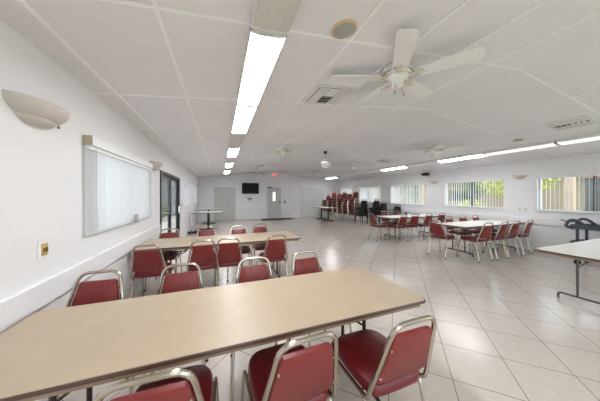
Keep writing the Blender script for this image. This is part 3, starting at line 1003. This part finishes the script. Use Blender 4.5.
# ------------------------------------------------------------------ pedestal tables
def ped(mb_top, name):
    pass
def pedestal_table(x, y, hx, hy, peds, label, zt=0.75):
    root = thing('pedestal_table', label, 'table', (x, y, 0), 0, 'pedestal tables at the far end')
    o = rounded_rect(hx, hy, 0.03); 
    MB().rings([[(a, b, z) for a, b in o] for z in (zt-0.026, zt)]).build('tabletop', 'white_top', root)
    oo = rounded_rect(hx+0.004, hy+0.004, 0.034)
    MB().rings([[(a, b, zt-0.03) for a, b in oo], [(a, b, zt-0.002) for a, b in oo], [(a, b, zt-0.002) for a, b in o], [(a, b, zt-0.03) for a, b in o]], closed=True).build('edge_trim', 'edge_dark', root)
    for (px, py) in peds:
        mb = MB()
        mb.cyl(px, py, 0.03, zt-0.04, 0.045)
        mb.box(px-0.14, px+0.14, py-0.14, py+0.14, zt-0.042, zt-0.027)
        c = mb.build('pedestal', 'black_metal', root, smooth=True)
        mb = MB()
        for a in (0, PI/2):
            T = Matrix.Translation((px, py, 0)) @ Matrix.Rotation(a+PI/4*0, 4, 'Z')
            mb.box(-0.33, 0.33, -0.035, 0.035, 0.0, 0.045, T)
        mb.build('cross_base', 'black_metal', c)
    return root
pedestal_table(-0.52, 10.0, 0.60, 0.38, [(0.05, 0)], 'white pedestal table by the left wall, the nearer of two')
pedestal_table(-0.54, 12.0, 0.58, 0.38, [(0, 0)], 'white pedestal table by the left wall, behind the nearer one')
pedestal_table(5.85, 11.5, 0.38, 0.92, [(0.05, 0.55), (-0.05, -0.55)], 'long two-pedestal table standing before the red chair stacks')

# broom leaning on the left wall beyond the sliding doors
root = thing('push_broom', 'black push broom on the floor by the left wall, pale handle upright', 'broom', (-0.92, 9.1, 0))
MB().box(-0.22, 0.24, -0.05, 0.05, 0.05, 0.10).build('broom_head', 'black', root, bevel=0.006)
mb = MB()
for i in range(22):
    for j in range(4):
        mb.box(-0.215+i*0.0205, -0.203+i*0.0205, -0.04+j*0.022, -0.026+j*0.022, 0.0, 0.05)
mb.build('bristles', 'black', root)
MB().tube([(-0.05, 0, 0.09), (-0.20, 0.05, 1.15)], 0.012, 8).build('handle', 'fixture', root, smooth=True)

# drink cup on the farther table
root = thing('cup', 'small dark cup on the farther white table', 'cup', (6.35, 6.0, 0.7405))
MB().lathe([(0.030, 0), (0.032, 0.004), (0.042, 0.10), (0.039, 0.10), (0.029, 0.008), (0.001, 0.008)], 18).build('cup_body', 'slate', root, smooth=True)
MB().tube(fillet([(0.037, 0, 0.08), (0.07, 0, 0.08), (0.065, 0, 0.03), (0.034, 0, 0.03)], 0.02), 0.005, 6).build('cup_handle', 'slate', root, smooth=True)

# ------------------------------------------------------------------ utility cart
root = thing('utility_cart', 'slate grey plastic utility cart against the right wall', 'cart', (7.34, 1.83, 0))
hx, hy = 0.27, 0.50
def tray(z, h):
    mb = MB()
    o = rounded_rect(hx, hy, 0.05); i = rounded_rect(hx-0.025, hy-0.025, 0.03)
    mb.rings([[(a, b, z) for a, b in o], [(a, b, z+h) for a, b in o], [(a, b, z+h) for a, b in i], [(a, b, z+0.02) for a, b in i]])
    return mb.build('tray', 'slate', root, smooth=False)
tray(0.76, 0.085); tray(0.42, 0.07)
for s in (-1, 1):
    for t in (-1, 1):
        MB().box(s*(hx-0.06)-0.02, s*(hx-0.06)+0.02, t*(hy-0.10)-0.02, t*(hy-0.10)+0.02, 0.48, 0.77).build('post', 'slate', root, bevel=0.006)
        l = MB().tube([(s*(hx-0.06), t*(hy-0.10), 0.43), (s*(hx-0.06), t*(hy-0.10), 0.10)], 0.025, 10).build('leg', 'slate', root, smooth=True)
        MB().lathe([(0.03, -0.015), (0.052, -0.012), (0.052, 0.012), (0.03, 0.015)], 18, T=Matrix.Translation((s*(hx-0.06), t*(hy-0.10), 0.052)) @ Matrix.Rotation(PI/2, 4, 'Y')).build('caster', 'black', l, smooth=True)
for s in (-1, 1):
    MB().tube(fillet([(s*0.235, hy-0.22, 0.83), (s*0.235, hy-0.10, 0.945), (s*0.235, hy+0.00, 0.945), (s*0.235, hy+0.07, 0.80), (s*0.235, hy-0.06, 0.765)], 0.07), 0.028, 8).build('handle_loop', 'slate', root, smooth=True)
MB().tube([(-0.235, hy+0.035, 0.89), (0.235, hy+0.035, 0.89)], 0.018, 8).build('push_bar', 'slate', root, smooth=True)
MB().tube([(-0.235, hy+0.03, 0.90), (-0.235, hy+0.13, 0.935)], 0.012, 8).build('hook', 'slate', root, smooth=True)

# ------------------------------------------------------------------ outside
structure(MB().box(-30, 40, -25, 45, -0.22, -0.12).build('ground', 'grass'), 'lawn outside the hall', 'ground')
structure(MB().box(XR+TH, 13.0, -6, 16, -0.12, -0.06).build('patio_right', 'concrete'), 'pale concrete path outside the right windows', 'path')
structure(MB().box(-4.4, XL-TH, -6, 22, -0.12, -0.02).build('patio_left', 'concrete'), 'concrete patio outside the sliding doors', 'patio')
def foliage(mb, cx, cy, cz, rx, ry, rz_, n, s):
    for _ in range(n):
        while True:
            p = Vector((random.uniform(-1, 1), random.uniform(-1, 1), random.uniform(-1, 1)))
            if 0.35 < p.length < 1: break
        c = Vector((cx+p.x*rx, cy+p.y*ry, cz+p.z*rz_))
        d = Vector((random.gauss(0, 1), random.gauss(0, 1), random.gauss(0, 1))).normalized()
        e = d.orthogonal().normalized()
        sz = s*random.uniform(0.6, 1.3)
        q = [c-d*sz, c+e*sz*0.45, c+d*sz, c-e*sz*0.45]
        vs = [mb.bm.verts.new(v) for v in q]
        mb.bm.faces.new(vs)
def shrub(x, y, r, h, m, label, group='shrubs outside the right windows'):
    root = thing('shrub', label, 'shrub', (x, y, -0.12), 0, group)
    mb = MB(); foliage(mb, 0, 0, h*0.55, r, r, h*0.5, 900, 0.07); mb.build('foliage', m, root)
    mb = MB()
    for k in range(5):
        a = k*1.26
        mb.tube([(0, 0, 0), (0.5*r*math.cos(a), 0.5*r*math.sin(a), h*0.6)], 0.02, 5)
    mb.build('stems', 'bark', root)
def tree(x, y, h, r, m, label):
    root = thing('tree', label, 'tree', (x, y, -0.12), 0, 'trees outside the right windows')
    mb = MB(); foliage(mb, 0, 0, h, r, r, r*0.8, 1700, 0.14); mb.build('crown', m, root)
    mb = MB(); mb.tube([(0, 0, 0), (0.1, 0.05, h*0.5), (0, 0, h)], 0.13, 9)
    mb.tube([(0.1, 0.05, h*0.45), (0.6, 0.3, h*0.95)], 0.05, 7); mb.tube([(0.08, 0.0, h*0.4), (-0.5, -0.4, h*0.9)], 0.05, 7)
    mb.build('trunk', 'bark', root, smooth=True)
tree(15.0, 6.9, 2.6, 1.6, 'leaf_lime', 'yellow-green tree outside the nearest right-wall window')
tree(18.0, 10.5, 3.0, 2.0, 'leaf', 'green tree outside the second right-wall window')
tree(17.0, 15.0, 2.8, 2.0, 'leaf', 'green tree outside, seen left of centre in the second window')
tree(20.0, 4.4, 3.6, 1.6, 'leaf', 'green tree outside behind the tan post')
shrub(13.6, 8.2, 0.8, 1.3, 'leaf_lime', 'lime shrub low in the second right-wall window')
shrub(13.8, 6.2, 0.8, 1.1, 'leaf', 'green shrub outside between the two near right windows')
shrub(12.9, 4.2, 0.7, 0.95, 'leaf', 'green shrub low behind the tan post')
shrub(12.8, 2.5, 0.7, 0.95, 'leaf', 'green shrub low at the right edge window')
shrub(14.5, 13.2, 1.0, 1.6, 'leaf', 'tall green shrub outside the third right-wall window')
shrub(14.0, 11.0, 0.9, 1.2, 'leaf', 'green shrub low at the left of the second window')
for i, (x, y, t) in enumerate(((9.4, 3.08, 'tan patio post seen in the nearest right-wall window'), (9.4, 7.9, 'tan patio post outside the second right-wall window'))):
    root = thing('patio_post', t, 'post', (x, y, -0.06), 0, 'tan patio posts')
    MB().box(-0.09, 0.09, -0.09, 0.09, 0, 2.6).build('shaft', 'stucco', root, bevel=0.008)
    MB().box(-0.12, 0.12, -0.12, 0.12, 0, 0.15).build('base', 'stucco', root, bevel=0.008)
root = thing('neighbour_building', 'low tan building far outside the right windows', 'building', (23.0, 9, -0.12))
MB().box(0, 4, -12, 30, 0, 3.0).build('wall', 'stucco', root)
MB().box(-0.5, 4.5, -12.5, 30.5, 3.0, 3.3).build('roof', 'brown_wood', root)
for k in range(8):
    w = MB().box(-0.03, 0.0, -10+k*5, -8+k*5, 1.0, 2.1).build('window', 'dark_frame', root)
root = thing('garden_shed', 'grey shed outside at the right edge of the nearest window', 'shed', (14.6, 2.9, -0.12))
MB().box(0, 2, -1.7, 1.5, 0, 2.3).build('wall', 'grey_metal', root)
mb = MB(); mb.rings([[(x, -1.85, 2.3), (x, 1.65, 2.3), (x, -0.1, 3.1)] for x in (-0.2, 2.2)]); mb.build('roof', 'brown_wood', root)
root = thing('park_bench', 'blue bench outside at the right edge window', 'bench', (11.4, 3.25, -0.06), PI/2)
for k in range(3):
    MB().box(-0.7, 0.7, -0.2+k*0.14, -0.09+k*0.14, 0.42, 0.45).build('seat_slat', 'blue_paint', root)
for k in range(3):
    MB().box(-0.7, 0.7, 0.24, 0.27, 0.55+k*0.15, 0.66+k*0.15).build('back_slat', 'blue_paint', root)
for s in (-1, 1):
    mb = MB(); mb.box(s*0.6-0.03, s*0.6+0.03, -0.2, -0.14, 0, 0.42); mb.box(s*0.6-0.03, s*0.6+0.03, 0.20, 0.26, 0, 1.0); mb.box(s*0.6-0.03, s*0.6+0.03, -0.2, 0.26, 0.37, 0.42)
    mb.build('leg_frame', 'black_metal', root)
# left patio
root = thing('outbuilding', 'grey outbuilding seen through the sliding doors', 'building', (-2.9, 17.5, -0.05))
MB().box(-1.2, 1.45, 0, 3, 0, 2.7).build('wall', 'fence', root)
MB().box(-1.3, 1.5, -0.3, 3.3, 2.7, 3.1).build('roof', 'brown_wood', root)
MB().box(0.1, 1.0, -0.03, 0, 0, 2.0).build('door', 'lavender', root)
root = thing('privacy_fence', 'grey board fence beyond the patio outside the sliding doors', 'fence', (-4.3, 8, -0.05))
mb = MB()
for k in range(120):
    mb.box(-0.01, 0.01, -11+k*0.2, -10.82+k*0.2, 0.05, 1.75)
mb.build('boards', 'fence', root)
for k in range(9):
    MB().box(-0.10, -0.01, -11+k*3, -10.9+k*3, 0, 1.8).build('post', 'fence', root)
root = thing('patio_roof', 'brown timber patio roof outside the sliding doors', 'patio roof', (-2.9, 10, 0))
MB().box(-1.4, -0.3, -6, 12, 2.5, 2.6).build('roof_deck', 'brown_wood', root)
for k in range(7):
    MB().box(-1.3, -1.18, -5.5+k*2.8, -5.38+k*2.8, -0.02, 2.5).build('post', 'brown_wood', root)
shrub(-3.4, 14.2, 0.7, 1.3, 'leaf', 'green shrub by the patio fence outside the sliding doors', 'shrubs on the patio side')
shrub(-3.3, 11.2, 0.5, 0.9, 'leaf', 'small shrub outside the far end of the sliding doors', 'shrubs on the patio side')
